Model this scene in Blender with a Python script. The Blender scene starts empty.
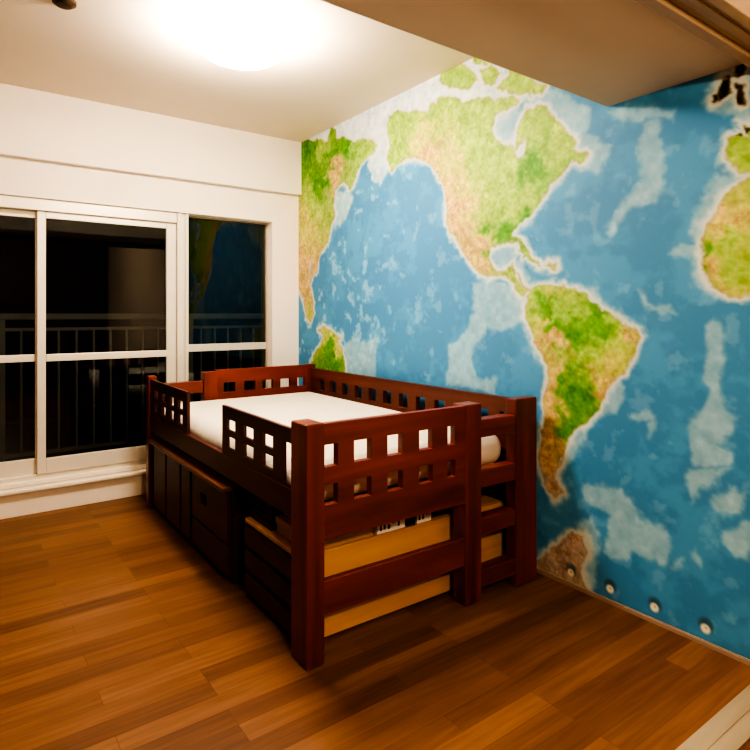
import bpy, bmesh, math, random
import numpy as np
from mathutils import Vector, Matrix

random.seed(7)
scene = bpy.context.scene
COL = scene.collection
RAD = math.radians

# ------------------------------------------------------------------ helpers
def lin(c):
    return tuple((v / 12.92 if v <= 0.04045 else ((v + 0.055) / 1.055) ** 2.4) for v in c)

def rgb(r, g, b):
    return lin((r / 255, g / 255, b / 255)) + (1.0,)

def new_mat(name):
    m = bpy.data.materials.new(name)
    m.use_nodes = True
    nt = m.node_tree
    return m, nt, nt.nodes['Principled BSDF']

def flat(name, col, rough=0.5, metal=0.0, var=0.08, scale=6.0, bump=0.0, bscale=80.0, coat=0.0):
    """paint-like surface: base colour with a soft noise variation and a fine bump"""
    m, nt, b = new_mat(name)
    N, L = nt.nodes, nt.links
    tc = N.new('ShaderNodeTexCoord')
    no = N.new('ShaderNodeTexNoise'); no.inputs['Scale'].default_value = scale; no.inputs['Detail'].default_value = 4
    L.new(tc.outputs['Object'], no.inputs['Vector'])
    mx = N.new('ShaderNodeMix'); mx.data_type = 'RGBA'
    mx.inputs['A'].default_value = tuple(c * (1 - var) for c in col[:3]) + (1,)
    mx.inputs['B'].default_value = tuple(min(1, c * (1 + var)) for c in col[:3]) + (1,)
    L.new(no.outputs['Fac'], mx.inputs['Factor'])
    L.new(mx.outputs['Result'], b.inputs['Base Color'])
    b.inputs['Roughness'].default_value = rough
    b.inputs['Metallic'].default_value = metal
    if coat: b.inputs['Coat Weight'].default_value = coat
    if bump:
        n2 = N.new('ShaderNodeTexNoise'); n2.inputs['Scale'].default_value = bscale
        L.new(tc.outputs['Object'], n2.inputs['Vector'])
        bp = N.new('ShaderNodeBump'); bp.inputs['Strength'].default_value = bump; bp.inputs['Distance'].default_value = 0.002
        L.new(n2.outputs['Fac'], bp.inputs['Height']); L.new(bp.outputs['Normal'], b.inputs['Normal'])
    return m

def wood(name, dark, light, rough=0.4, axis='X', scale=14.0, coat=0.15):
    """stained wood: noise stretched along the grain axis"""
    m, nt, b = new_mat(name)
    N, L = nt.nodes, nt.links
    tc = N.new('ShaderNodeTexCoord')
    mp = N.new('ShaderNodeMapping')
    sc = {'X': (0.08, 1, 1), 'Y': (1, 0.08, 1), 'Z': (1, 1, 0.08)}[axis]
    mp.inputs['Scale'].default_value = sc
    L.new(tc.outputs['Object'], mp.inputs['Vector'])
    no = N.new('ShaderNodeTexNoise'); no.inputs['Scale'].default_value = scale; no.inputs['Detail'].default_value = 6
    no.inputs['Distortion'].default_value = 0.6
    L.new(mp.outputs['Vector'], no.inputs['Vector'])
    cr = N.new('ShaderNodeValToRGB')
    cr.color_ramp.elements[0].position = 0.3; cr.color_ramp.elements[0].color = dark
    cr.color_ramp.elements[1].position = 0.72; cr.color_ramp.elements[1].color = light
    L.new(no.outputs['Fac'], cr.inputs['Fac']); L.new(cr.outputs['Color'], b.inputs['Base Color'])
    b.inputs['Roughness'].default_value = rough
    b.inputs['Coat Weight'].default_value = coat
    b.inputs['Coat Roughness'].default_value = 0.3
    return m

class MB:
    """collects boxes, perforated boards, lathes and tubes in one bmesh"""
    def __init__(s): s.bm = bmesh.new()
    def box(s, x0, x1, y0, y1, z0, z1):
        vs = [s.bm.verts.new(p) for p in ((x0,y0,z0),(x1,y0,z0),(x1,y1,z0),(x0,y1,z0),(x0,y0,z1),(x1,y0,z1),(x1,y1,z1),(x0,y1,z1))]
        for f in ((0,3,2,1),(4,5,6,7),(0,1,5,4),(1,2,6,5),(2,3,7,6),(3,0,4,7)):
            s.bm.faces.new([vs[i] for i in f])
        return s
    def board(s, plane, us, zs, holes, d0, d1):
        """perforated board. plane 'x': lies in XZ, thickness d0..d1 along Y; plane 'y': lies in YZ, thickness along X.
        us, zs: break lines; holes: set of (i, j) cells left open."""
        nu, nz = len(us) - 1, len(zs) - 1
        P = (lambda u, z, d: (u, d, z)) if plane == 'x' else (lambda u, z, d: (d, u, z))
        cache = {}
        def v(i, j, d):
            k = (i, j, d)
            if k not in cache: cache[k] = s.bm.verts.new(P(us[i], zs[j], d1 if d else d0))
            return cache[k]
        solid = lambda i, j: 0 <= i < nu and 0 <= j < nz and (i, j) not in holes
        for i in range(nu):
            for j in range(nz):
                if not solid(i, j): continue
                for d in (0, 1):
                    s.bm.faces.new([v(i,j,d), v(i+1,j,d), v(i+1,j+1,d), v(i,j+1,d)])
                for (di, dj, a, b) in ((-1,0,(i,j),(i,j+1)), (1,0,(i+1,j),(i+1,j+1)), (0,-1,(i,j),(i+1,j)), (0,1,(i,j+1),(i+1,j+1))):
                    if not solid(i+di, j+dj):
                        s.bm.faces.new([v(*a,0), v(*b,0), v(*b,1), v(*a,1)])
        return s
    def lathe(s, prof, c=(0,0,0), n=40, axis='z'):
        rings = []
        for r, h in prof:
            ring = []
            for k in range(n):
                a = 2 * math.pi * k / n
                p = (r*math.cos(a), r*math.sin(a), h)
                if axis == 'x': p = (p[2], p[0], p[1])
                if axis == 'y': p = (p[0], p[2], p[1])
                ring.append(s.bm.verts.new((c[0]+p[0], c[1]+p[1], c[2]+p[2])))
            rings.append(ring)
        for a, b in zip(rings, rings[1:]):
            for k in range(n):
                s.bm.faces.new([a[k], a[(k+1) % n], b[(k+1) % n], b[k]])
        s.bm.faces.new(rings[0]); s.bm.faces.new(rings[-1])
        return s
    def build(s, name, mat, parent=None, bevel=0.0, seg=2, smooth=False, loc=None):
        bmesh.ops.recalc_face_normals(s.bm, faces=s.bm.faces)
        me = bpy.data.meshes.new(name); s.bm.to_mesh(me); s.bm.free()
        if mat: me.materials.append(mat)
        o = bpy.data.objects.new(name, me); COL.objects.link(o)
        if parent: o.parent = parent
        if loc: o.location = loc
        if bevel:
            md = o.modifiers.new('bevel', 'BEVEL'); md.width = bevel; md.segments = seg
            md.limit_method = 'ANGLE'; md.angle_limit = RAD(40)
        if smooth:
            for p in me.polygons: p.use_smooth = True
        return o

def tag(o, label=None, cat=None, group=None, kind=None):
    if label: o['label'] = label
    if cat: o['category'] = cat
    if group: o['group'] = group
    if kind: o['kind'] = kind
    return o

def thing(name, label, cat, loc=(0,0,0), rz=0.0, group=None):
    o = bpy.data.objects.new(name, None); COL.objects.link(o)
    o.empty_display_size = 0.1
    o.location = loc; o.rotation_euler = (0, 0, rz)
    return tag(o, label, cat, group)

def struct(mb, name, mat, parent=None, bevel=0.0):
    o = mb.build(name, mat, parent, bevel)
    if parent is None: o['kind'] = 'structure'
    return o

# ------------------------------------------------------------------ materials
M_plaster = flat('warm white plaster', (0.88, 0.81, 0.70, 1), 0.85, var=0.03, bump=0.15, bscale=220)
M_ceiling = flat('ceiling wallpaper', (0.86, 0.75, 0.60, 1), 0.9, var=0.03, bump=0.15, bscale=200)
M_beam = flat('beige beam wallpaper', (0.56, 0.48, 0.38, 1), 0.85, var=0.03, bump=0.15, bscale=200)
M_vinyl = flat('cream window paint', (0.80, 0.73, 0.60, 1), 0.45, var=0.04, scale=3)
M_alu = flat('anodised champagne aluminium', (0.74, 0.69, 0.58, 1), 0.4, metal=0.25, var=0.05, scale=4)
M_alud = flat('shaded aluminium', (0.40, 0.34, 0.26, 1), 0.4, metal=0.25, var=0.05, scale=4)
M_rail = flat('galvanised railing paint', (0.16, 0.155, 0.145, 1), 0.5, var=0.1)
M_concrete = flat('balcony concrete', (0.10, 0.10, 0.10, 1), 0.9, var=0.2, scale=8, bump=0.3)
M_night = flat('night rendered wall', (0.012, 0.011, 0.010, 1), 0.9, var=0.3, scale=2)
M_cherry_x = wood('cherry stain along x', (0.075, 0.0085, 0.004, 1), (0.22, 0.032, 0.010, 1), 0.36, 'X')
M_cherry_y = wood('cherry stain along y', (0.075, 0.0085, 0.004, 1), (0.22, 0.032, 0.010, 1), 0.36, 'Y')
M_cherry_z = wood('cherry stain upright', (0.075, 0.0085, 0.004, 1), (0.22, 0.032, 0.010, 1), 0.36, 'Z')
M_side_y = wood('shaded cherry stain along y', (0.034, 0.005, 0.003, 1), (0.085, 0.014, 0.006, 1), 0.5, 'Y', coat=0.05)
M_back_y = wood('dimmed cherry stain along y', (0.048, 0.009, 0.005, 1), (0.12, 0.026, 0.010, 1), 0.5, 'Y', coat=0.05)  # cherry copy with the dimmer light along the mural painted in
M_dark_y = wood('shade-toned cherry stain along y', (0.028, 0.005, 0.003, 1), (0.075, 0.014, 0.006, 1), 0.5, 'Y', coat=0.05)  # cherry copy darkened to carry the shade under the bed
M_lit_top_y = wood('lit-toned cherry top', (0.07, 0.022, 0.008, 1), (0.15, 0.055, 0.02, 1), 0.45, 'Y')  # chest top lightened, light on the ledge put into its colour
M_pages = flat('dark brown page edges', (0.10, 0.06, 0.04, 1), 0.9)  # page edges in one dark brown
M_pine = wood('honey pine', (0.50, 0.25, 0.075, 1), (0.70, 0.40, 0.14, 1), 0.45, 'X')
M_kamoi = wood('door frame cedar', (0.27, 0.19, 0.12, 1), (0.36, 0.27, 0.18, 1), 0.5, 'X')
M_unseen_wall = wood('dark unseen-wall boards', (0.06, 0.03, 0.015, 1), (0.12, 0.06, 0.03, 1), 0.6, 'Z')  # dark finish invented for the unseen walls, cuts their bounced light
M_skirt = flat('pinkish grey skirting strip', (0.30, 0.22, 0.16, 1), 0.6)
M_casing = wood('door casing cedar', (0.42, 0.25, 0.11, 1), (0.56, 0.36, 0.18, 1), 0.5, 'Z')
M_hole_shade = flat('recess shade', (0.010, 0.006, 0.004, 1), 0.8)  # near-black colour for painted shade inside the door hole
M_thresh = wood('pale threshold vinyl', (0.27, 0.23, 0.15, 1), (0.36, 0.31, 0.21, 1), 0.5, 'X', scale=20)
M_tan = flat('tan cardboard', (0.44, 0.26, 0.10, 1), 0.8, var=0.1)
M_paper = flat('white card', (0.78, 0.74, 0.68, 1), 0.7)
M_black = flat('black plastic', (0.010, 0.010, 0.012, 1), 0.5)
M_ink = flat('dark ink', (0.05, 0.04, 0.04, 1), 0.7)
M_redcover = flat('dull red book cover', (0.12, 0.03, 0.02, 1), 0.6)
M_browncover = flat('brown book cover', (0.10, 0.05, 0.03, 1), 0.6)
M_bronze = flat('dark bronze', (0.06, 0.035, 0.015, 1), 0.5, metal=0.4)
M_knob = flat('ivory ceramic', (0.85, 0.80, 0.66, 1), 0.3)

def glass_mat():
    m = bpy.data.materials.new('window glass'); m.use_nodes = True
    nt = m.node_tree; N, L = nt.nodes, nt.links
    N.remove(N['Principled BSDF'])
    out = N['Material Output']
    tr = N.new('ShaderNodeBsdfTransparent'); tr.inputs['Color'].default_value = (0.85, 0.88, 0.86, 1)
    gl = N.new('ShaderNodeBsdfGlossy'); gl.inputs['Roughness'].default_value = 0.015
    gl.inputs['Color'].default_value = (0.9, 0.93, 0.95, 1)
    fr = N.new('ShaderNodeFresnel'); fr.inputs['IOR'].default_value = 1.5
    # a faint waviness so the pane does not mirror too perfectly
    no = N.new('ShaderNodeTexNoise'); no.inputs['Scale'].default_value = 3.0
    bp = N.new('ShaderNodeBump'); bp.inputs['Strength'].default_value = 0.05; bp.inputs['Distance'].default_value = 0.01
    L.new(no.outputs['Fac'], bp.inputs['Height']); L.new(bp.outputs['Normal'], gl.inputs['Normal'])
    mx = N.new('ShaderNodeMixShader')
    L.new(fr.outputs['Fac'], mx.inputs['Fac']); L.new(tr.outputs['BSDF'], mx.inputs[1]); L.new(gl.outputs['BSDF'], mx.inputs[2])
    L.new(mx.outputs['Shader'], out.inputs['Surface'])
    return m
M_glass = glass_mat()

def floor_mat():
    m, nt, b = new_mat('narrow strip hardwood')
    N, L = nt.nodes, nt.links
    tc = N.new('ShaderNodeTexCoord')
    def brick(off, c1, c2, mort):
        mp = N.new('ShaderNodeMapping'); mp.inputs['Location'].default_value = off
        L.new(tc.outputs['Object'], mp.inputs['Vector'])
        br = N.new('ShaderNodeTexBrick')
        br.inputs['Color1'].default_value = c1; br.inputs['Color2'].default_value = c2
        br.inputs['Mortar'].default_value = mort
        br.inputs['Scale'].default_value = 1.0; br.inputs['Mortar Size'].default_value = 0.0008
        br.inputs['Mortar Smooth'].default_value = 0.4
        br.inputs['Brick Width'].default_value = 0.78; br.inputs['Row Height'].default_value = 0.078
        br.offset = 0.37; br.offset_frequency = 3; br.squash = 1.0
        L.new(mp.outputs['Vector'], br.inputs['Vector'])
        return br
    b1 = brick((0.13, 0.02, 0), (0.0, 0.0, 0.0, 1), (1, 1, 1, 1), (0.3, 0.3, 0.3, 1))
    # grain
    mp = N.new('ShaderNodeMapping'); mp.inputs['Scale'].default_value = (1.6, 26, 1)
    L.new(tc.outputs['Object'], mp.inputs['Vector'])
    ad = N.new('ShaderNodeVectorMath'); ad.operation = 'MULTIPLY_ADD'
    ad.inputs[1].default_value = (7, 13, 3)
    L.new(b1.outputs['Color'], ad.inputs[0]); L.new(mp.outputs['Vector'], ad.inputs[2])
    no = N.new('ShaderNodeTexNoise'); no.inputs['Scale'].default_value = 2.2; no.inputs['Detail'].default_value = 6
    no.inputs['Distortion'].default_value = 0.4
    L.new(ad.outputs['Vector'], no.inputs['Vector'])
    mx = N.new('ShaderNodeMix'); mx.data_type = 'FLOAT'; mx.inputs['Factor'].default_value = 0.62
    L.new(b1.outputs['Color'], mx.inputs['A']); L.new(no.outputs['Fac'], mx.inputs['B'])
    cr = N.new('ShaderNodeValToRGB')
    e = cr.color_ramp.elements
    e[0].position = 0.2; e[0].color = (0.090, 0.035, 0.014, 1)
    e[1].position = 0.8; e[1].color = (0.228, 0.110, 0.042, 1)
    k = e.new(0.5); k.color = (0.150, 0.067, 0.024, 1)
    L.new(mx.outputs['Result'], cr.inputs['Fac'])
    m2 = N.new('ShaderNodeMix'); m2.data_type = 'RGBA'
    m2.inputs['B'].default_value = (0.05, 0.018, 0.005, 1)
    f2 = N.new('ShaderNodeMath'); f2.operation = 'MULTIPLY'; f2.inputs[1].default_value = 0.6
    L.new(b1.outputs['Fac'], f2.inputs[0]); L.new(f2.outputs[0], m2.inputs['Factor'])
    L.new(cr.outputs['Color'], m2.inputs['A'])
    L.new(m2.outputs['Result'], b.inputs['Base Color'])
    b.inputs['Roughness'].default_value = 0.42
    b.inputs['Specular IOR Level'].default_value = 0.35
    bp = N.new('ShaderNodeBump'); bp.inputs['Strength'].default_value = 0.12; bp.inputs['Distance'].default_value = 0.002
    L.new(no.outputs['Fac'], bp.inputs['Height']); L.new(bp.outputs['Normal'], b.inputs['Normal'])
    return m
M_floor = floor_mat()

def fabric_mat():
    m, nt, b = new_mat('quilted cream cotton')
    N, L = nt.nodes, nt.links
    tc = N.new('ShaderNodeTexCoord')
    wv = N.new('ShaderNodeTexWave'); wv.wave_type = 'BANDS'; wv.bands_direction = 'Y'
    wv.inputs['Scale'].default_value = 5.5; wv.inputs['Distortion'].default_value = 0.6
    L.new(tc.outputs['Object'], wv.inputs['Vector'])
    no = N.new('ShaderNodeTexNoise'); no.inputs['Scale'].default_value = 9
    L.new(tc.outputs['Object'], no.inputs['Vector'])
    mx = N.new('ShaderNodeMix'); mx.data_type = 'RGBA'
    mx.inputs['A'].default_value = (0.66, 0.60, 0.49, 1); mx.inputs['B'].default_value = (0.74, 0.70, 0.60, 1)
    L.new(no.outputs['Fac'], mx.inputs['Factor']); L.new(mx.outputs['Result'], b.inputs['Base Color'])
    b.inputs['Roughness'].default_value = 0.9
    bp = N.new('ShaderNodeBump'); bp.inputs['Strength'].default_value = 0.35; bp.inputs['Distance'].default_value = 0.006
    L.new(wv.outputs['Fac'], bp.inputs['Height']); L.new(bp.outputs['Normal'], b.inputs['Normal'])
    return m
M_fabric = fabric_mat()

def emit_mat(name, col, strength):
    m, nt, b = new_mat(name)
    b.inputs['Base Color'].default_value = (0.9, 0.88, 0.82, 1)
    b.inputs['Emission Color'].default_value = col
    b.inputs['Emission Strength'].default_value = strength
    b.inputs['Roughness'].default_value = 0.4
    return m

# ------------------------------------------------------------------ room shell
XW, YW, ZC = 2.12, 3.88, 2.44            # map wall, window wall, ceiling
XL, YB = -1.9, -2.6                      # unseen left and rear walls
YH0, YH1, ZB = 0.78, 1.325, 1.98         # dropped beam over the doorway
T = 0.12

struct(MB().box(XL-T, XW+T, YB-T, YW+0.02, -0.10, 0.0), 'floor', M_floor)
struct(MB().box(XL-T, XW+T, YB-T, YW+T, ZC, ZC+0.12), 'ceiling', M_ceiling)
struct(MB().box(XW, XW+T, YB-T, YW+T, 0, ZC), 'wall_right', M_plaster)
struct(MB().box(XL-T, XL, YB-T, YW+T, 0, ZC), 'wall_left', M_unseen_wall)
struct(MB().box(XL, XW, YB-T, YB, 0, ZC), 'wall_front', M_unseen_wall)

# window wall: one board with the opening of the sliding window and of the fixed light
X0, X1, XF0, XF1 = -1.05, 1.24, 1.275, 1.90
ZS, ZH, ZHF = 0.155, 1.795, 1.83
MBw = MB()
MBw.box(XL, X0, YW, YW+T, 0, ZC).box(XF1, XW, YW, YW+T, 0, ZC)
MBw.box(X0, XF1, YW, YW+T, ZHF, ZC).box(X0, XF1, YW, YW+T, 0, ZS)
struct(MBw, 'wall_back', M_plaster)
# shallow upper boxing above the ledge line, and the white plinth below the window
struct(MB().box(XL, XW, YW-0.045, YW, 2.045, ZC), 'trim_1', M_plaster, bevel=0.004)
struct(MB().box(XL, XW, YW-0.012, YW, 0, 0.135), 'baseboard_back', M_vinyl, bevel=0.002)
struct(MB().box(XL, XW, YW-0.045, YW, 0.135, 0.158), 'trim_2', M_vinyl, bevel=0.006)
# dropped beam across the room
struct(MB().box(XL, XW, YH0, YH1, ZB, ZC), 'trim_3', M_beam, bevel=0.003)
# narrow skirting under the mural
struct(MB().box(XW-0.010, XW, 0.80, YW-0.045, 0, 0.014), 'baseboard_right', M_skirt)

# doorway between the two rooms: head rail with two sliding grooves, side post, pale threshold
dr = bpy.data.objects.new('door_1', None); COL.objects.link(dr); dr['kind'] = 'structure'
b = MB()
b.box(XL, XW, 0.655, 0.685, 1.935, 2.05).box(XL, XW, 0.705, 0.735, 1.945, 2.03).box(XL, XW, 0.755, 0.79, 1.935, 2.03)
b.box(XL, XW, 0.685, 0.755, 1.951, 2.03)
b.build('head_rail', M_kamoi, dr, 0.003)
MB().box(XW-0.025, XW, 0.655, 0.795, 0.0, 1.935).build('side_post', M_casing, dr, 0.003)
b = MB()
b.box(XL, XW-0.05, 0.672, 0.714, 0, 0.004).box(XL, XW-0.05, 0.720, 0.768, 0, 0.004).box(XL, XW-0.05, 0.714, 0.720, 0, 0.0015)
b.build('threshold', M_thresh, dr)
struct(MB().box(XL, XW, 0.665, 0.78, 2.05, ZC), 'trim_4', M_plaster)
# same boxed ceiling edge lights the opening from the near room: a plain lintel strip, wood on its lower edge

# ---- sliding window (two sashes) and fixed light
w1 = bpy.data.objects.new('window_1', None); COL.objects.link(w1); w1['kind'] = 'structure'
yf = YW + 0.03                                   # frame face
b = MB()
b.box(X0, 1.213, yf-0.012, yf+0.09, ZH-0.035, ZHF).box(X0, X0+0.05, yf-0.012, yf+0.09, ZS+0.05, ZH)
b.box(X0, 1.213, yf+0.018, yf+0.09, ZS+0.003, ZS+0.055)
b.build('outer_frame', M_alu, w1, 0.003)
b = MB(); b.box(X0, 1.213, yf-0.020, yf+0.018, ZS+0.003, ZS+0.03); b.build('track', M_vinyl, w1, 0.004)
def sash(x0, x1, y0, name, sw0, sw1, mat0):
    s = bpy.data.objects.new(name, None); COL.objects.link(s); s.parent = w1
    MB().box(x0, x0+sw0, y0, y0+0.03, ZS+0.055, ZH-0.035).build('stile', mat0, s, 0.003)
    MB().box(x1-sw1, x1, y0, y0+0.03, ZS+0.055, ZH-0.035).build('stile', M_alu, s, 0.003)
    MB().box(x0+sw0, x1-sw1, y0, y0+0.03, ZH-0.075, ZH-0.035).build('top_rail', M_alu, s, 0.003)
    MB().box(x0+sw0, x1-sw1, y0, y0+0.03, ZS+0.055, 0.30).build('bottom_rail', M_alu, s, 0.003)
    MB().box(x0+sw0, x1-sw1, y0-0.004, y0+0.03, 0.872, 0.915).build('middle_rail', M_alu, s, 0.003)
    MB().box(x0+sw0, x1-sw1, y0+0.012, y0+0.017, 0.30, ZH-0.075).build('pane', M_glass, s)
sash(0.406, 1.213, yf+0.008, 'sash', 0.046, 0.062, M_alu)
sash(X0+0.05, 0.440, yf+0.045, 'sash', 0.05, 0.04, M_alu)
# box section between the sliding window and the fixed light
b = MB()
b.box(1.215, 1.245, yf-0.016, yf+0.09, ZS+0.003, ZHF).box(1.245, 1.268, yf-0.004, yf+0.09, ZS+0.003, ZHF).box(1.268, 1.290, yf-0.016, yf+0.09, ZS+0.003, ZHF)
b.build('mullion', M_alu, w1, 0.003)
w2 = bpy.data.objects.new('window_2', None); COL.objects.link(w2); w2['kind'] = 'structure'
b = MB()
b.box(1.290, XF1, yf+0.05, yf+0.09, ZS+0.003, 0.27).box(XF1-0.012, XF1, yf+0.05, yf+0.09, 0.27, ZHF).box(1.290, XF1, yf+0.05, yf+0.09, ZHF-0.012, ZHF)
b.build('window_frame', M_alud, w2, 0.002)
MB().box(1.290, XF1-0.012, yf+0.045, yf+0.085, 0.895, 0.945).build('middle_rail', M_alu, w2, 0.003)
MB().box(1.290, XF1-0.012, yf+0.064, yf+0.069, 0.27, ZHF-0.012).build('pane', M_glass, w2)

# ---- balcony outside the window
struct(MB().box(-3.4, 4.2, YW+T, 5.22, -0.16, -0.02), 'balcony_floor', M_concrete)
rl = thing('balcony_railing', 'grey metal balcony railing with thin upright bars outside the window', 'railing', (0, 5.10, -0.02))
MB().box(-3.3, 4.1, -0.025, 0.025, 1.13, 1.18).build('top_rail', M_rail, rl, 0.006)
MB().box(-3.3, 4.1, -0.012, 0.012, 1.045, 1.07).build('middle_rail', M_rail, rl)
MB().box(-3.3, 4.1, -0.015, 0.015, 0.10, 0.13).build('bottom_rail', M_rail, rl)
for px in (-2.5, -1.1, 0.3, 1.7, 3.1):
    MB().box(px-0.022, px+0.022, -0.022, 0.022, 0, 1.13).build('post', M_rail, rl)
bal = None
xb = -1.2
while xb < 2.9:
    if min(abs(xb - p) for p in (-1.1, 0.3, 1.7)) > 0.045:
        if bal is None:
            bal = MB().box(-0.008, 0.008, -0.008, 0.008, 0.13, 1.045).build('baluster', M_rail, rl); c = bal
        else:
            c = bal.copy(); COL.objects.link(c); c.parent = rl
        c.location = (xb, 0, 0)
    xb += 0.125

LAMP, NEAR, EXPO, FRONT = 110, 6, 0.5, 95
VIEW, LOOK, GAMMA = 'AgX', 'AgX - Very High Contrast', 0.93
# map outlines on the wall plane, metres: (distance along the wall, height)
LAND = {
    'asia': [(3.982, 2.446), (3.782, 2.452), (3.641, 2.408), (3.529, 2.385), (3.451, 2.355), (3.422, 2.437), (3.36, 2.41), (3.339, 2.339), (3.279, 2.335), (3.126, 2.266), (3.035, 2.275), (2.93, 2.249), (2.873, 2.206), (2.907, 2.17), (2.982, 2.151), (3.035, 2.122), (3.082, 2.081), (3.126, 2.027), (3.178, 1.98), (3.232, 2.02), (3.319, 2.009), (3.384, 1.977), (3.38, 1.889), (3.36, 1.82), (3.422, 1.74), (3.477, 1.657), (3.542, 1.573), (3.618, 1.465), (3.71, 1.388), (3.664, 1.598), (3.734, 1.486), (3.71, 1.368), (3.664, 1.227), (3.655, 1.134), (3.71, 1.082), (3.758, 1.134), (3.796, 1.253), (3.855, 1.35), (3.982, 1.404)],
    'australia': [(3.734, 0.711), (3.687, 0.831), (3.618, 0.893), (3.551, 0.926), (3.529, 0.999), (3.422, 1.029), (3.319, 0.979), (3.279, 0.92), (3.232, 0.827), (3.248, 0.73)],
    'guinea': [(3.595, 1.031), (3.486, 1.063), (3.36, 1.026), (3.279, 1.006), (3.319, 0.988), (3.443, 1.01), (3.529, 0.999)],
    'namerica': [(2.751, 2.326), (2.658, 2.332), (2.486, 2.296), (2.404, 2.27), (2.378, 2.301), (2.251, 2.29), (2.133, 2.238), (2.0, 2.221), (1.916, 2.18), (1.817, 2.166), (1.77, 2.127), (1.817, 2.118), (1.896, 2.102), (1.933, 2.058), (1.916, 2.0), (1.817, 1.938), (1.789, 1.872), (1.757, 1.873), (1.746, 1.922), (1.728, 1.961), (1.803, 1.915), (1.765, 2.009), (1.729, 2.087), (1.684, 2.091), (1.623, 2.064), (1.589, 2.019), (1.556, 1.982), (1.516, 1.924), (1.469, 1.878), (1.492, 1.846), (1.453, 1.821), (1.401, 1.807), (1.438, 1.775), (1.492, 1.803), (1.532, 1.773), (1.606, 1.729), (1.657, 1.682), (1.696, 1.631), (1.732, 1.578), (1.784, 1.537), (1.818, 1.506), (1.761, 1.484), (1.724, 1.422), (1.746, 1.402), (1.776, 1.468), (1.837, 1.491), (1.896, 1.497), (1.953, 1.48), (1.962, 1.426), (1.916, 1.373), (1.845, 1.356), (1.81, 1.387), (1.789, 1.353), (1.794, 1.312), (1.77, 1.295), (1.733, 1.264), (1.715, 1.249), (1.78, 1.334), (1.756, 1.289), (1.729, 1.258), (1.747, 1.247), (1.794, 1.283), (1.822, 1.321), (1.817, 1.319), (1.876, 1.345), (1.916, 1.355), (1.979, 1.346), (2.054, 1.372), (2.099, 1.429), (2.144, 1.493), (2.208, 1.562), (2.256, 1.635), (2.256, 1.737), (2.281, 1.826), (2.326, 1.917), (2.404, 2.002), (2.527, 2.045), (2.629, 2.032), (2.719, 1.994), (2.773, 2.082), (2.738, 2.154), (2.769, 2.258)],
    'arctic1': [(2.321, 2.461), (2.227, 2.454), (2.099, 2.402), (2.039, 2.317), (2.099, 2.3), (2.215, 2.326), (2.314, 2.398)],
    'arctic2': [(2.021, 2.367), (1.916, 2.347), (1.876, 2.287), (1.916, 2.254), (2.0, 2.289)],
    'arctic3': [(1.896, 2.233), (1.817, 2.26), (1.724, 2.207), (1.715, 2.147), (1.798, 2.165)],
    'arctic4': [(2.087, 2.471), (2.0, 2.455), (1.916, 2.393), (1.979, 2.376), (2.065, 2.414)],
    'arctic5': [(1.822, 2.301), (1.71, 2.227), (1.623, 2.167), (1.657, 2.138), (1.747, 2.195), (1.822, 2.219)],
    'cuba': [(1.784, 1.441), (1.71, 1.417), (1.649, 1.386), (1.71, 1.395)],
    'hisp': [(1.631, 1.385), (1.572, 1.371), (1.589, 1.358)],
    'samerica': [(1.729, 1.237), (1.684, 1.278), (1.606, 1.285), (1.54, 1.28), (1.476, 1.243), (1.423, 1.215), (1.372, 1.169), (1.315, 1.143), (1.26, 1.124), (1.201, 1.104), (1.187, 1.07), (1.214, 1.03), (1.234, 0.982), (1.254, 0.919), (1.301, 0.877), (1.343, 0.832), (1.372, 0.786), (1.419, 0.734), (1.461, 0.685), (1.508, 0.633), (1.543, 0.572), (1.559, 0.514), (1.589, 0.466), (1.572, 0.421), (1.54, 0.387), (1.589, 0.368), (1.631, 0.4), (1.661, 0.457), (1.654, 0.53), (1.64, 0.646), (1.623, 0.733), (1.614, 0.819), (1.606, 0.89), (1.626, 0.959), (1.692, 1.041), (1.729, 1.113), (1.738, 1.186)],
    'africa': [(0.797, 1.596), (0.84, 1.583), (0.869, 1.562), (0.899, 1.523), (0.94, 1.474), (0.959, 1.432), (0.97, 1.435), (0.962, 1.378), (0.972, 1.312), (0.94, 1.271), (0.909, 1.233), (0.879, 1.214), (0.84, 1.215), (0.792, 1.222)],
    'iberia': [(0.891, 1.733), (0.859, 1.74), (0.825, 1.727), (0.792, 1.725), (0.792, 1.616), (0.825, 1.612), (0.847, 1.616), (0.869, 1.653), (0.887, 1.673)],
    'france': [(0.845, 1.775), (0.792, 1.772), (0.792, 1.715), (0.821, 1.726), (0.83, 1.756)],
    'britain': [(0.909, 1.896), (0.891, 1.95), (0.869, 1.948), (0.863, 1.923), (0.869, 1.894), (0.897, 1.879)],
    'ireland': [(0.928, 1.902), (0.909, 1.907), (0.904, 1.881), (0.92, 1.875)],
    'scandi': [(0.861, 1.983), (0.83, 1.99), (0.821, 1.958), (0.842, 1.937), (0.857, 1.957)],
    'denmark': [(0.847, 1.918), (0.822, 1.917), (0.821, 1.848), (0.84, 1.848)],
    'antarctica': [(1.692, -0.025), (1.649, 0.062), (1.589, 0.138), (1.532, 0.187), (1.476, 0.235), (1.423, 0.238), (1.416, 0.168), (1.453, 0.102), (1.431, 0.057), (1.401, -0.011)],
}
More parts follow.
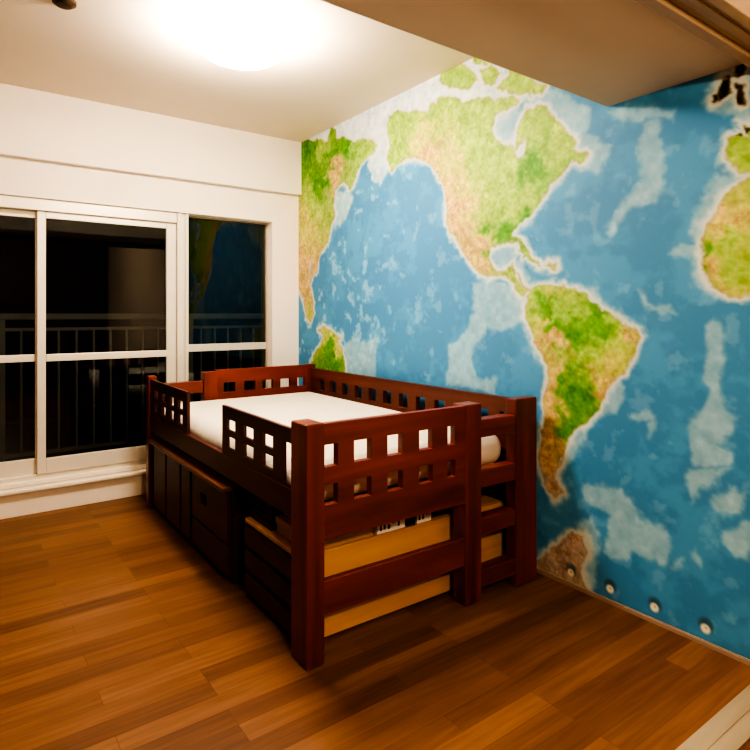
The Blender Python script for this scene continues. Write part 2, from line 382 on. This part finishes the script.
SHELF = {
    'hudson': [(1.817, 2.115), (1.896, 2.102), (1.933, 2.058), (1.916, 1.996), (1.817, 1.938), (1.789, 1.88), (1.746, 1.885), (1.715, 2.001), (1.733, 2.079)],
    'gulf': [(1.953, 1.48), (1.896, 1.497), (1.776, 1.485), (1.751, 1.424), (1.817, 1.392), (1.845, 1.356), (1.916, 1.373)],
    'bering': [(2.93, 2.289), (2.689, 2.303), (2.751, 1.995), (2.847, 1.945), (2.947, 2.004), (2.965, 2.107)],
    'okhotsk': [(3.36, 1.973), (3.182, 1.964), (3.145, 1.916), (3.24, 1.782), (3.36, 1.733)],
    'arcticsea': [(4.008, 2.527), (4.008, 2.7), (3.319, 2.551), (2.689, 2.539), (2.301, 2.6), (2.087, 2.584), (1.715, 2.379), (1.715, 2.088), (1.817, 2.163), (2.0, 2.221), (2.404, 2.27), (2.751, 2.326), (2.873, 2.206), (3.529, 2.385)],
    'labrador': [(1.822, 2.264), (1.623, 2.155), (1.401, 2.006), (1.416, 1.892), (1.315, 1.816), (1.372, 1.719), (1.492, 1.803), (1.556, 1.982), (1.71, 2.096)],
    'epac': [(2.065, 1.3), (1.958, 1.342), (1.761, 1.258), (1.724, 1.14), (1.798, 1.088), (1.958, 1.077), (2.054, 1.011), (2.087, 0.913), (2.043, 0.836), (1.916, 0.847), (1.916, 0.77), (2.251, 0.775), (2.251, 0.986), (2.11, 1.041), (2.043, 1.171)],
    'wpac': [(3.259, 0.943), (3.126, 0.99), (2.982, 0.975), (2.863, 1.015), (2.873, 0.881), (2.897, 0.761), (3.259, 0.74)],
    'atl_n': [(1.17, 1.879), (1.12, 1.877), (1.097, 1.812), (1.079, 1.749), (1.085, 1.68), (1.097, 1.6), (1.12, 1.557), (1.221, 1.572), (1.274, 1.518), (1.315, 1.466), (1.329, 1.486), (1.287, 1.557), (1.221, 1.622), (1.17, 1.661), (1.182, 1.761)],
    'iceland': [(1.315, 1.971), (1.133, 1.925), (1.044, 1.882), (1.061, 1.849), (1.157, 1.89), (1.287, 1.92)],
    'nsea': [(0.962, 1.878), (0.92, 1.899), (0.859, 1.945), (0.802, 1.915), (0.802, 1.769), (0.859, 1.8), (0.92, 1.833)],
    'biscay': [(0.92, 1.636), (0.859, 1.603), (0.899, 1.523), (0.962, 1.466), (1.005, 1.449), (0.983, 1.513), (0.94, 1.563)],
    'atl_mid': [(1.208, 1.241), (1.157, 1.227), (1.145, 1.197), (1.073, 1.184), (1.061, 1.155), (1.108, 1.158), (1.157, 1.179)],
    'atl_s': [(0.951, 1.11), (0.92, 1.133), (0.894, 1.111), (0.889, 1.025), (0.899, 0.981), (0.894, 0.873), (0.889, 0.819), (0.859, 0.802), (0.869, 0.736), (0.909, 0.707), (0.854, 0.685), (0.869, 0.634), (0.94, 0.607), (1.005, 0.605), (1.016, 0.722), (1.005, 0.781), (0.962, 0.82), (0.94, 0.889), (0.962, 0.932), (0.951, 1.022)],
    'rio': [(1.221, 0.774), (1.145, 0.796), (1.114, 0.776), (1.12, 0.704), (1.145, 0.67), (1.135, 0.75), (1.208, 0.749)],
    'patag': [(1.26, 0.893), (1.247, 0.857), (1.287, 0.777), (1.357, 0.755), (1.431, 0.653), (1.492, 0.561), (1.524, 0.487), (1.572, 0.476), (1.54, 0.579), (1.416, 0.734), (1.329, 0.836)],
    'atl_s2': [(1.016, 0.585), (0.859, 0.631), (0.92, 0.563), (1.005, 0.491), (1.022, 0.55)],
    'atl_s3': [(0.94, 0.497), (0.879, 0.562), (0.821, 0.56), (0.847, 0.495), (0.92, 0.475)],
    'atl_s4': [(0.899, 0.426), (0.802, 0.486), (0.802, 0.34), (0.854, 0.333), (0.889, 0.375)],
    'scotia': [(1.438, 0.452), (1.26, 0.469), (1.195, 0.412), (1.145, 0.365), (1.085, 0.359), (1.067, 0.307), (1.085, 0.248), (1.145, 0.234), (1.195, 0.251), (1.234, 0.197), (1.315, 0.176), (1.357, 0.2), (1.329, 0.273), (1.301, 0.345), (1.431, 0.375)],
    'scotia2': [(1.476, 0.282), (1.401, 0.317), (1.364, 0.262), (1.364, 0.029), (1.431, 0.017), (1.416, 0.181)],
    'isl1': [(1.005, 0.298), (0.983, 0.317), (0.967, 0.294), (0.978, 0.268), (0.996, 0.273)],
    'isl2': [(1.073, 0.235), (1.027, 0.268), (1.033, 0.243), (1.061, 0.227)],
    'canary': [(1.085, 1.372), (1.027, 1.407), (0.983, 1.391), (0.972, 1.334), (1.005, 1.337)],
    'carib': [(1.822, 1.396), (1.747, 1.391), (1.71, 1.316), (1.729, 1.258), (1.822, 1.246)],
}
TINTS = {
    'w': [(1.448, 0.212), (1.546, 0.052), (1.401, 0.145), (1.496, 0.133), (1.472, 0.058), (1.624, 0.421), (1.472, 0.414)],
    'g': [(1.624, 1.214), (1.571, 1.161), (1.462, 1.136), (1.392, 1.12), (1.346, 1.144), (1.608, 1.17), (3.699, 2.351), (3.422, 2.218), (3.233, 2.244), (3.584, 2.075), (1.884, 1.53), (1.947, 1.464), (3.422, 0.905), (3.357, 0.827), (1.472, 1.085), (1.521, 1.042), (1.401, 1.107), (1.486, 0.832), (1.472, 0.771), (1.506, 0.703), (1.424, 0.777), (1.566, 1.083), (0.929, 1.331), (0.952, 1.305), (1.763, 1.562), (1.678, 1.821)],
    'l': [(2.013, 2.014), (2.082, 1.93), (1.947, 1.901), (1.853, 1.786), (1.884, 1.673), (1.792, 1.728), (1.651, 1.837), (2.385, 2.214), (1.546, 1.127), (1.424, 1.004), (1.355, 1.088), (1.472, 1.169), (1.521, 1.212), (1.311, 1.009), (3.173, 2.263), (3.556, 2.318), (3.67, 1.981), (0.887, 1.318), (0.856, 1.366), (0.826, 1.478), (3.002, 2.204), (2.647, 2.226), (2.694, 2.121), (2.304, 2.353), (2.153, 2.408), (2.082, 2.132), (1.884, 1.887), (1.763, 2.068), (1.624, 1.986), (1.546, 1.901), (1.947, 1.755), (1.763, 1.677), (1.678, 1.215), (1.546, 1.191), (1.355, 1.027), (1.29, 1.089), (1.248, 1.11), (1.401, 0.944), (0.826, 1.297), (0.872, 1.367), (0.841, 1.679), (1.608, 1.236)],
    'y': [(2.426, 2.114), (2.227, 1.882), (2.117, 1.708), (3.773, 1.887), (3.803, 1.742), (3.488, 1.042), (3.294, 0.945), (1.546, 1.256), (1.651, 1.126), (1.333, 0.888), (1.311, 0.95), (0.841, 1.414), (0.887, 1.419), (1.624, 0.906), (0.856, 1.249), (2.013, 1.519)],
    'b': [(2.385, 2.006), (2.242, 1.806), (2.19, 1.693), (2.131, 1.593), (2.068, 1.5), (2.0, 1.409), (3.849, 1.522), (3.728, 1.44), (3.383, 2.128), (1.608, 1.017), (1.597, 0.886), (1.587, 0.778), (1.597, 0.668), (1.608, 0.578), (1.227, 1.071), (1.355, 0.846), (0.856, 1.466), (0.897, 1.261), (1.597, 0.471), (1.571, 1.213)],
    'k': [(0.89, 1.917), (0.856, 1.98), (0.85, 1.881)],
}

# ------------------------------------------------------------------ world map mural
def vnoise(x, y, seed):
    r = np.random.RandomState(seed); g = r.rand(256, 256)
    xi = np.floor(x).astype(int); yi = np.floor(y).astype(int)
    fx = x - xi; fy = y - yi
    fx = fx*fx*(3-2*fx); fy = fy*fy*(3-2*fy)
    a = g[xi % 256, yi % 256]; b_ = g[(xi+1) % 256, yi % 256]; c = g[xi % 256, (yi+1) % 256]; d = g[(xi+1) % 256, (yi+1) % 256]
    return (a*(1-fx)+b_*fx)*(1-fy) + (c*(1-fx)+d*fx)*fy

def fbm(x, y, f, seed, oct_=4, gain=0.55):
    s = 0; amp = 1; tot = 0
    for k in range(oct_):
        s = s + amp * vnoise(x*f+17*k, y*f+31*k, seed+k); tot += amp; amp *= gain; f *= 2.03
    return s / tot

def sdist(px, py, poly):
    """signed distance, positive inside"""
    P = np.array(poly); Q = np.roll(P, -1, axis=0)
    best = np.full(px.shape, 1e9, np.float32); ins = np.zeros(px.shape, bool)
    for (ax, ay), (bx, by) in zip(P, Q):
        dx, dy = bx-ax, by-ay; L2 = dx*dx+dy*dy+1e-12
        t = np.clip(((px-ax)*dx+(py-ay)*dy)/L2, 0, 1)
        best = np.minimum(best, (px-ax-t*dx)**2+(py-ay-t*dy)**2)
        if ay != by:
            c = (ay > py) != (by > py)
            ins ^= c & (px < (bx-ax)*(py-ay)/(by-ay)+ax)
    best = np.sqrt(best)
    return np.where(ins, best, -best)

def sm(x, a, b):
    t = np.clip((x-a)/(b-a), 0, 1); return t*t*(3-2*t)

def build_mural():
    y0, y1, z0, z1 = 0.80, YW-0.002, 0.018, ZC-0.001
    st = 0.005
    ny = int((y1-y0)/st)+1; nz = int((z1-z0)/st)+1
    ys = np.linspace(y0, y1, ny); zs = np.linspace(z0, z1, nz)
    Y, Z = np.meshgrid(ys, zs, indexing='ij')
    # ragged coastlines
    wy = (fbm(Y, Z, 9, 3)-0.5)*0.075 + (fbm(Y, Z, 38, 41, 3)-0.5)*0.03
    wz = (fbm(Y, Z, 9, 13)-0.5)*0.075 + (fbm(Y, Z, 38, 51, 3)-0.5)*0.03
    Yw, Zw = Y+wy*0.8, Z+wz*0.8
    land = np.full(Y.shape, -9.0)
    for p in LAND.values(): land = np.maximum(land, sdist(Yw, Zw, p))
    pale = np.full(Y.shape, -9.0)
    for p in SHELF.values(): pale = np.maximum(pale, sdist(Yw, Zw, p))
    n1 = fbm(Y, Z, 7, 77, 5); n2 = fbm(Y, Z, 30, 99, 4); n3 = fbm(Y, Z, 70, 131, 2)
    # ocean
    deep = np.array([64, 128, 174.]); mid = np.array([80, 156, 202.]); shal = np.array([188, 214, 216.])
    rel = sm(n1+0.35*(n2-0.5), 0.42, 0.66)[..., None]
    west = sm(Y, 2.0, 3.3)[..., None]
    col = deep*(1-0.45*rel) + mid*0.45*rel
    spots = sm(fbm(Y, Z, 16, 211, 4), 0.60, 0.74)[..., None]*(0.25+0.45*west)
    col = col*(1-spots) + np.array([140, 190, 218.])*spots
    a = sm(pale, -0.014, 0.014)[..., None]*(0.44+0.25*n2[..., None]+0.3*(sm(Y, 1.7, 2.1)*sm(Z, 1.5, 2.0))[..., None])
    mott = (n2[..., None]-0.5)*34
    lamp_wash = (sm(Y, 1.7, 2.1)*sm(Z, 1.95, 2.25))[..., None]  # pale polar sea whitened toward upper left, lamp wash put into the print
    palec = np.array([172, 202, 206.])*(1-lamp_wash)+np.array([228, 232, 234.])*lamp_wash
    col = col*(1-a) + (palec+mott)*a
    h = sm(land, -0.040-0.05*(n1-0.5), -0.004)[..., None]*0.9
    col = col*(1-h) + (np.array([212, 218, 208.])+mott*0.4)*h
    # land tints
    tint = {'g': (72, 136, 36), 'l': (148, 182, 72), 'y': (194, 192, 98), 'w': (176, 164, 152), 'b': (198, 170, 112), 'k': (26, 26, 14)}
    wsum = np.zeros(Y.shape); lc = np.zeros(Y.shape+(3,))
    Yt = Y+(fbm(Y, Z, 14, 301, 3)-0.5)*0.22; Zt = Z+(fbm(Y, Z, 14, 331, 3)-0.5)*0.22
    for k, pts in TINTS.items():
        for (a_, b_) in pts:
            d2 = (Yt-a_)**2+(Zt-b_)**2
            w = 1.0/(d2+0.0008)**1.8
            if k == 'k': w = w*np.where(d2 < 0.012, 4.0, 0.0)
            wsum += w; lc += w[..., None]*np.array(tint[k], float)
    lc /= wsum[..., None]
    lc = lc + (n2[..., None]-0.5)*np.array([70, 60, 46.]) + (n3[..., None]-0.5)*np.array([46, 42, 36.])
    # mountain veins
    rg = 1-np.abs(2*fbm(Y+0.6*wy, Z+0.6*wz, 22, 401, 4)-1)
    vein = sm(rg, 0.86, 0.99)*sm(lc[..., 0]-lc[..., 1], -18, 14)
    vein = (vein*0.45)[..., None]; lc = lc*(1-vein)+np.array([142, 104, 62.])*vein
    rel2 = sm(fbm(Y, Z, 11, 431, 4), 0.52, 0.70)[..., None]*0.35
    lc = lc*(1-rel2)+np.array([92, 140, 52.])*rel2*0.5+lc*rel2*0.5
    m = sm(land, -0.006, 0.006)[..., None]
    col = col*(1-m) + lc*m
    edge = (np.exp(-((land+0.001)/0.006)**2)*0.30)[..., None]
    col = col*(1-edge) + np.array([128, 104, 70.])*edge
    # small round insets printed along the foot of the map
    for k in range(4):
        cy, cz = 1.495-0.181*k, 0.058
        d = np.hypot(Y-cy, Z-cz); d2 = np.hypot(Y-cy+0.002, Z-cz-0.014)
        r = (sm(-d2, -0.034, -0.014)*0.65)[..., None]; col = col*(1-r)+np.array([40, 70, 76.])*r
        r = sm(-d, -0.021, -0.011)[..., None]; col = col*(1-r)+np.array([226, 226, 200.])*r
        d3 = np.hypot(Y-cy+0.002, Z-cz-0.004)
        r = (sm(-d3, -0.007, -0.003)*0.6)[..., None]; col = col*(1-r)+np.array([150, 130, 84.])*r
    col = np.clip(col, 4, 250)/255.0
    linc = np.where(col <= 0.04045, col/12.92, ((col+0.055)/1.055)**2.4)
    # mesh
    me = bpy.data.meshes.new('world_map_mural')
    V = np.stack([np.full(Y.shape, 0.0), Y, Z], -1).reshape(-1, 3)
    idx = np.arange(ny*nz).reshape(ny, nz)
    Fq = np.stack([idx[:-1, :-1], idx[:-1, 1:], idx[1:, 1:], idx[1:, :-1]], -1).reshape(-1, 4)
    me.vertices.add(len(V)); me.vertices.foreach_set('co', V.astype(np.float32).ravel())
    me.loops.add(len(Fq)*4); me.loops.foreach_set('vertex_index', Fq.astype(np.int32).ravel())
    me.polygons.add(len(Fq)); me.polygons.foreach_set('loop_start', np.arange(0, len(Fq)*4, 4, dtype=np.int32))
    me.update(calc_edges=True); me.validate()
    at = me.color_attributes.new('print', 'FLOAT_COLOR', 'POINT')
    rgba = np.ones((ny*nz, 4), np.float32); rgba[:, :3] = linc.reshape(-1, 3)
    at.data.foreach_set('color', rgba.ravel())
    mat, nt, bs = new_mat('printed map paper')
    vc = nt.nodes.new('ShaderNodeVertexColor'); vc.layer_name = 'print'
    nt.links.new(vc.outputs['Color'], bs.inputs['Base Color'])
    bs.inputs['Roughness'].default_value = 0.6; bs.inputs['Specular IOR Level'].default_value = 0.25
    me.materials.append(mat)
    o = bpy.data.objects.new('world_map_mural', me); COL.objects.link(o)
    o.location = (XW-0.003, 0, 0)
    tag(o, 'wall-sized coloured world map mural with blue oceans behind the bed', 'map mural')
build_mural()

# ------------------------------------------------------------------ bed
BX, BY, BROT = 0.922, 1.638, RAD(-0.6)
W, Lb, HT = 1.140, 1.985, 0.790
bed = thing('loft_bed', 'low dark cherry wood loft bed with square cut-outs and a short ladder', 'bed', (BX, BY, 0), BROT)
# corner posts and the two ladder posts
def post(x0, x1, y0, y1, h, m=None):
    return MB().box(x0, x1, y0, y1, 0, h).build('post', m or M_cherry_z, bed, 0.006, 3)
post(0, 0.070, 0, 0.110, HT+0.004); post(W-0.135, W, 0, 0.06, HT+0.002)
post(0, 0.05, Lb-0.06, Lb, HT-0.006); post(W-0.075, W, Lb-0.045, Lb, HT+0.012)
post(0.710, 0.800, 0, 0.075, HT+0.004); post(0.33, 0.42, Lb-0.07, Lb, HT)
# foot panel: two rows of five square cut-outs
us = [0.068, 0.071, 0.122, 0.188, 0.259, 0.330, 0.398, 0.476, 0.542, 0.618, 0.658, 0.712]
zs = [0.406, 0.520, 0.587, 0.646, 0.720, HT]
MB().board('x', us, zs, {(i, j) for i in (1, 3, 5, 7, 9) for j in (1, 3)}, 0.004, 0.034).build('foot_panel', M_cherry_x, bed, 0.002)
# head panel, the mirror of the foot panel
us = [0.42, 0.425, 0.472, 0.548, 0.612, 0.688, 0.740, 0.816, 0.872, 0.948, 1.00, 1.06, 1.10]
MB().board('x', us, [0.392, 0.502, 0.585, 0.652, 0.712, HT+0.008], {(i, j) for i in (2, 4, 6, 8, 10) for j in (1, 3)}, Lb-0.036, Lb-0.006).build('head_panel', M_cherry_x, bed, 0.002)
# ladder rungs, both ends
for zt in (0.726, 0.522, 0.330, 0.120):
    MB().box(0.800, W-0.135, 0.004, 0.062, zt-0.072, zt).build('rung', M_cherry_x, bed, 0.005)
for zt in (0.735, 0.514, 0.322, 0.113):
    MB().box(0.045, 0.33, Lb-0.06, Lb-0.006, zt-0.075, zt).build('rung', M_cherry_x, bed, 0.005)
# lower cross rail between post and ladder post
MB().box(0.068, 0.712, 0.006, 0.034, 0.158, 0.270).build('cross_rail', M_cherry_x, bed, 0.003)
# long side rails
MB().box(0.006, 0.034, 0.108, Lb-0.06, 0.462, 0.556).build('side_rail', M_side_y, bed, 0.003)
MB().box(W-0.045, W-0.012, 0.05, Lb-0.045, 0.392, 0.55).build('side_rail', M_cherry_y, bed, 0.003)
# guard boards on the open side: near one with an upright slot beside the post, then the entry gap, then the far one
us = [0.108, 0.120, 0.188, 0.268, 0.358, 0.440, 0.535, 0.622, 0.715, 0.765]
zs = [0.556, 0.570, 0.588, 0.638, 0.664, 0.710, 0.716, 0.762]
holes = {(i, j) for i in (3, 5, 7) for j in (2, 4)} | {(1, j) for j in (1, 2, 3, 4)}
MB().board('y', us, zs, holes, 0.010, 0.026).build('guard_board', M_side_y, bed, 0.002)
us = [1.240, 1.312, 1.392, 1.462, 1.540, 1.610, 1.688, 1.758, 1.835, Lb-0.06]
zs = [0.556, 0.570, 0.588, 0.638, 0.664, 0.710, 0.716, 0.766]
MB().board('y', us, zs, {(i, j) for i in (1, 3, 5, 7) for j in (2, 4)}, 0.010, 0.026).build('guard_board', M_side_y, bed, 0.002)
# guard along the mural
us = [0.05]
for k in range(12):
    us += [0.10+0.15*k, 0.175+0.15*k]
us.append(Lb-0.045)
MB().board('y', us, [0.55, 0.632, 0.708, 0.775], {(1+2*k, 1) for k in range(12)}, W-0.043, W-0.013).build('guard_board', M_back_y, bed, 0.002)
# slatted base carrying the mattress
b = MB()
for k in range(12): b.box(0.036, W-0.045, 0.08+0.155*k, 0.15+0.155*k, 0.452, 0.472)
b.build('slat_base', M_pine, bed)

def world(u, v, z=0):
    c, s = math.cos(BROT), math.sin(BROT)
    return (BX+u*c-v*s, BY+u*s+v*c, z)

# ------------------------------------------------------------------ mattress
bm = bmesh.new()
nx, ny_ = 24, 40
hx, hy, hz = 0.523, 0.885, 0.152
bmesh.ops.create_cube(bm, size=1)
bmesh.ops.scale(bm, vec=(hx*2, hy*2, hz), verts=bm.verts)
bmesh.ops.translate(bm, vec=(0, 0, hz/2), verts=bm.verts)
me = bpy.data.meshes.new('mattress'); bm.to_mesh(me); bm.free(); me.materials.append(M_fabric)
mo = bpy.data.objects.new('mattress', me); COL.objects.link(mo)
mo.location = world(0.5645, 1.005, 0.474); mo.rotation_euler = (0, 0, BROT)
tag(mo, 'cream quilted mattress lying in the dark wooden bed', 'mattress')
md = mo.modifiers.new('round', 'BEVEL'); md.width = 0.072; md.segments = 8
for p in me.polygons: p.use_smooth = True

# ------------------------------------------------------------------ shelf unit under the foot of the bed
sh = thing('shelf_unit', 'low pine-backed shelf unit under the foot end of the bed', 'shelf unit', world(0.045, 0.120), BROT)
SW, SD, SH = 1.02, 0.48, 0.318
MB().box(0, SW, 0, 0.015, 0.012, SH).build('back_panel', M_pine, sh, 0.002)
for xx in (0.0, 0.5, SW-0.018):
    MB().box(xx, xx+0.018, 0.015, SD, 0.012, SH-0.018).build('upright', M_dark_y, sh)
for zz in (0.012, 0.16):
    MB().box(0.018, SW-0.018, 0.015, SD, zz, zz+0.016).build('shelf_board', M_dark_y, sh)
MB().box(0, SW, 0.015, SD, SH-0.018, SH).build('top_board', M_pine, sh, 0.002)
b = MB()
for zz in (0.035, 0.13, 0.225): b.box(-0.012, 0, 0.02, SD-0.02, zz, zz+0.07)
b.build('side_slats', M_dark_y, sh, 0.002)

def marked_box(name, label, cat, u, v, sx, sy, sz, mat, marks=None, lid=None, base=SH):
    t = thing(name, label, cat, world(u, v, base), BROT)
    MB().box(0, sx, 0, sy, 0, sz).build('body', mat, t, 0.003)
    if lid: MB().box(-0.004, sx+0.004, -0.004, sy+0.004, sz-0.022, sz+0.004).build('lid', lid, t, 0.002)
    if marks:
        b = MB()
        for (a0, a1, c0, c1) in marks: b.box(a0, a1, -0.0015, 0.0, c0, c1)
        b.build('printed_mark', M_ink, t)
    return t
marked_box('storage_box', 'flat tan cardboard box on the shelf unit behind the left bed post', 'box', 0.080, 0.130, 0.275, 0.25, 0.058, M_tan, lid=M_tan)
marked_box('storage_box', 'long white box with dark marks in the gap under the foot panel', 'box', 0.375, 0.130, 0.135, 0.22, 0.072, M_paper,
           [(0.012, 0.022, 0.012, 0.034), (0.03, 0.038, 0.014, 0.042), (0.05, 0.06, 0.012, 0.03), (0.07, 0.085, 0.03, 0.04), (0.098, 0.106, 0.014, 0.046)], lid=M_paper)
marked_box('storage_case', 'narrow black case standing between two white boxes under the bed', 'case', 0.518, 0.130, 0.045, 0.20, 0.085, M_black, lid=M_black)
marked_box('storage_box', 'short white box with a dark round mark right of the black case', 'box', 0.570, 0.130, 0.075, 0.20, 0.078, M_paper,
           [(0.008, 0.016, 0.014, 0.05), (0.026, 0.034, 0.014, 0.05), (0.046, 0.064, 0.03, 0.05)], lid=M_paper)
# slumped black bag further right
bg = thing('carry_bag', 'slumped black bag behind the ladder post under the bed', 'bag', world(0.735, 0.245, SH), BROT)
bm = bmesh.new(); bmesh.ops.create_uvsphere(bm, u_segments=28, v_segments=16, radius=1)
for v in bm.verts:
    k = 1 + 0.10*math.sin(3*v.co.x+1)*math.cos(4*v.co.y)
    v.co = Vector((v.co.x*0.085*k, v.co.y*0.09*k, max(0, (v.co.z*0.5+0.42)*0.13*k)))
me = bpy.data.meshes.new('pouch'); bm.to_mesh(me); bm.free(); me.materials.append(M_black)
for p in me.polygons: p.use_smooth = True
o = bpy.data.objects.new('pouch', me); COL.objects.link(o); o.parent = bg
b = MB()
pts = [Vector((-0.05+0.10*k/10, 0, 0.106+0.022*math.sin(math.pi*k/10))) for k in range(11)]
for p, q in zip(pts, pts[1:]): b.box(min(p.x, q.x), max(p.x, q.x)+0.002, -0.012, 0.012, min(p.z, q.z)-0.003, max(p.z, q.z)+0.003)
b.build('strap', M_black, bg)

# flat books stacked at the open side
stk = [(0.15, 0.21, 0.024, M_redcover, 'dull red book lying lowest in the stack under the side rail'),
       (0.14, 0.20, 0.020, M_browncover, 'brown book lying second from the bottom under the side rail'),
       (0.15, 0.19, 0.022, M_redcover, 'dull red book lying third from the bottom under the side rail'),
       (0.13, 0.18, 0.018, M_browncover, 'brown book lying on top of the stack under the side rail')]
zz = SH
for k, (sx, sy, t_, mt_, lb) in enumerate(stk):
    bk = thing('book', lb, 'book', world(0.065+0.006*k, 0.400+0.006*k, zz), BROT, 'books stacked under the side rail')
    MB().box(0, sx, 0, sy, 0, 0.003).box(0, sx, 0, sy, t_-0.003, t_).box(sx-0.004, sx, 0, sy, 0.003, t_-0.003).build('cover', mt_, bk)
    MB().box(0.003, sx-0.004, 0.004, sy-0.004, 0.003, t_-0.003).build('pages', M_pages, bk)
    zz += t_

# ------------------------------------------------------------------ chest under the side of the bed
CH_D, CH_W, CH_H = 0.45, 1.17, 0.425
ch = thing('storage_chest', 'dark wooden storage chest with a square finger-hole door under the bed side', 'chest', world(0.012, 0.700), BROT)
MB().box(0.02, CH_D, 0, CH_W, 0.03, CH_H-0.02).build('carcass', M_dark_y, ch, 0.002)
MB().box(-0.030, CH_D, -0.006, CH_W+0.006, CH_H-0.02, CH_H).build('top_board', M_lit_top_y, ch, 0.004)
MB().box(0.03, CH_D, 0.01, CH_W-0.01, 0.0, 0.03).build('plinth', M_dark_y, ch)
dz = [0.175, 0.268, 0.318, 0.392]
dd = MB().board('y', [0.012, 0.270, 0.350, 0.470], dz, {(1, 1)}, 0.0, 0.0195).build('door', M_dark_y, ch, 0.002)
MB().box(0.0172, 0.0196, 0.272, 0.348, 0.270, 0.316).build('finger_hole_shade', M_hole_shade, dd)  # near-black plate stands in for the shade inside the hole
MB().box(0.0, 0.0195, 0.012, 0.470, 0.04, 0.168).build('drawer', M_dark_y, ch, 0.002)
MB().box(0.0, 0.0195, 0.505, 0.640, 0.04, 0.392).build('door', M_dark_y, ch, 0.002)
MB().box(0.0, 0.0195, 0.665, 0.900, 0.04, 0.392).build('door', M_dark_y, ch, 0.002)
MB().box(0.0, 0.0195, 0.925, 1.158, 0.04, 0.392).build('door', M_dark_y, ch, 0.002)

# ------------------------------------------------------------------ ceiling fittings and lights
LX, LY = 1.05, 2.46
lamp = thing('ceiling_lamp', 'round glowing white ceiling lamp above the bed', 'ceiling lamp', (LX, LY, ZC))
MB().lathe([(0.06, 0), (0.06, -0.045), (0.04, -0.05)], n=40).build('base', M_paper, lamp, smooth=False)
MB().lathe([(0.05, -0.045), (0.13, -0.045), (0.17, -0.055), (0.19, -0.075), (0.19, -0.10), (0.165, -0.122), (0.11, -0.136), (0.05, -0.142), (0.01, -0.143)], n=48).build('lamp_shade', emit_mat('glowing shade', (1.0, 0.82, 0.64, 1), LAMP), lamp, smooth=True)
ft = thing('ceiling_fitting', 'small dark bronze ceiling fitting left of the glowing lamp', 'ceiling fitting', (0.375, 2.68, ZC))
MB().lathe([(0.045, 0), (0.045, -0.012), (0.03, -0.022), (0.012, -0.024)], n=32).build('plate', M_bronze, ft)

def light(name, kind, loc, energy, col, size=0.1):
    l = bpy.data.lights.new(name, kind); l.energy = energy; l.color = col
    if kind == 'POINT': l.shadow_soft_size = size
    o = bpy.data.objects.new(name, l); COL.objects.link(o); o.location = loc
    return o
nl = light('near_room_bounce_fill', 'AREA', (0.9, -0.75, 1.22), NEAR, (1.0, 0.66, 0.36))  # added upward fill without a lamp behind it, bounces off the ceiling
nl.data.size = 1.0; nl.rotation_euler = (math.pi, 0, 0)

light('near_room_front_fill', 'POINT', (0.36, -0.6, 1.75), FRONT, (1.0, 0.76, 0.50), 0.06)  # added fill for the near room's unseen light, set well below its ceiling

# night sky outside
wd = bpy.data.worlds.new('night'); scene.world = wd; wd.use_nodes = True
bgn = wd.node_tree.nodes['Background']; bgn.inputs['Color'].default_value = (0.004, 0.005, 0.008, 1); bgn.inputs['Strength'].default_value = 0.35

# ------------------------------------------------------------------ camera
cd = bpy.data.cameras.new('camera'); co = bpy.data.objects.new('camera', cd); COL.objects.link(co)
co.location = (0, 0, 1.15); co.rotation_euler = (RAD(90), 0, -RAD(36.13))
cd.sensor_width = 36; cd.sensor_fit = 'HORIZONTAL'; cd.lens = 580.3/750*36
cd.shift_y = -(375-314.6)/750
cd.clip_start = 0.05
scene.camera = co
scene.view_settings.view_transform = VIEW
scene.view_settings.look = LOOK
scene.view_settings.exposure = EXPO
scene.view_settings.gamma = GAMMA
scene.cycles.max_bounces = 8
scene.cycles.diffuse_bounces = 5
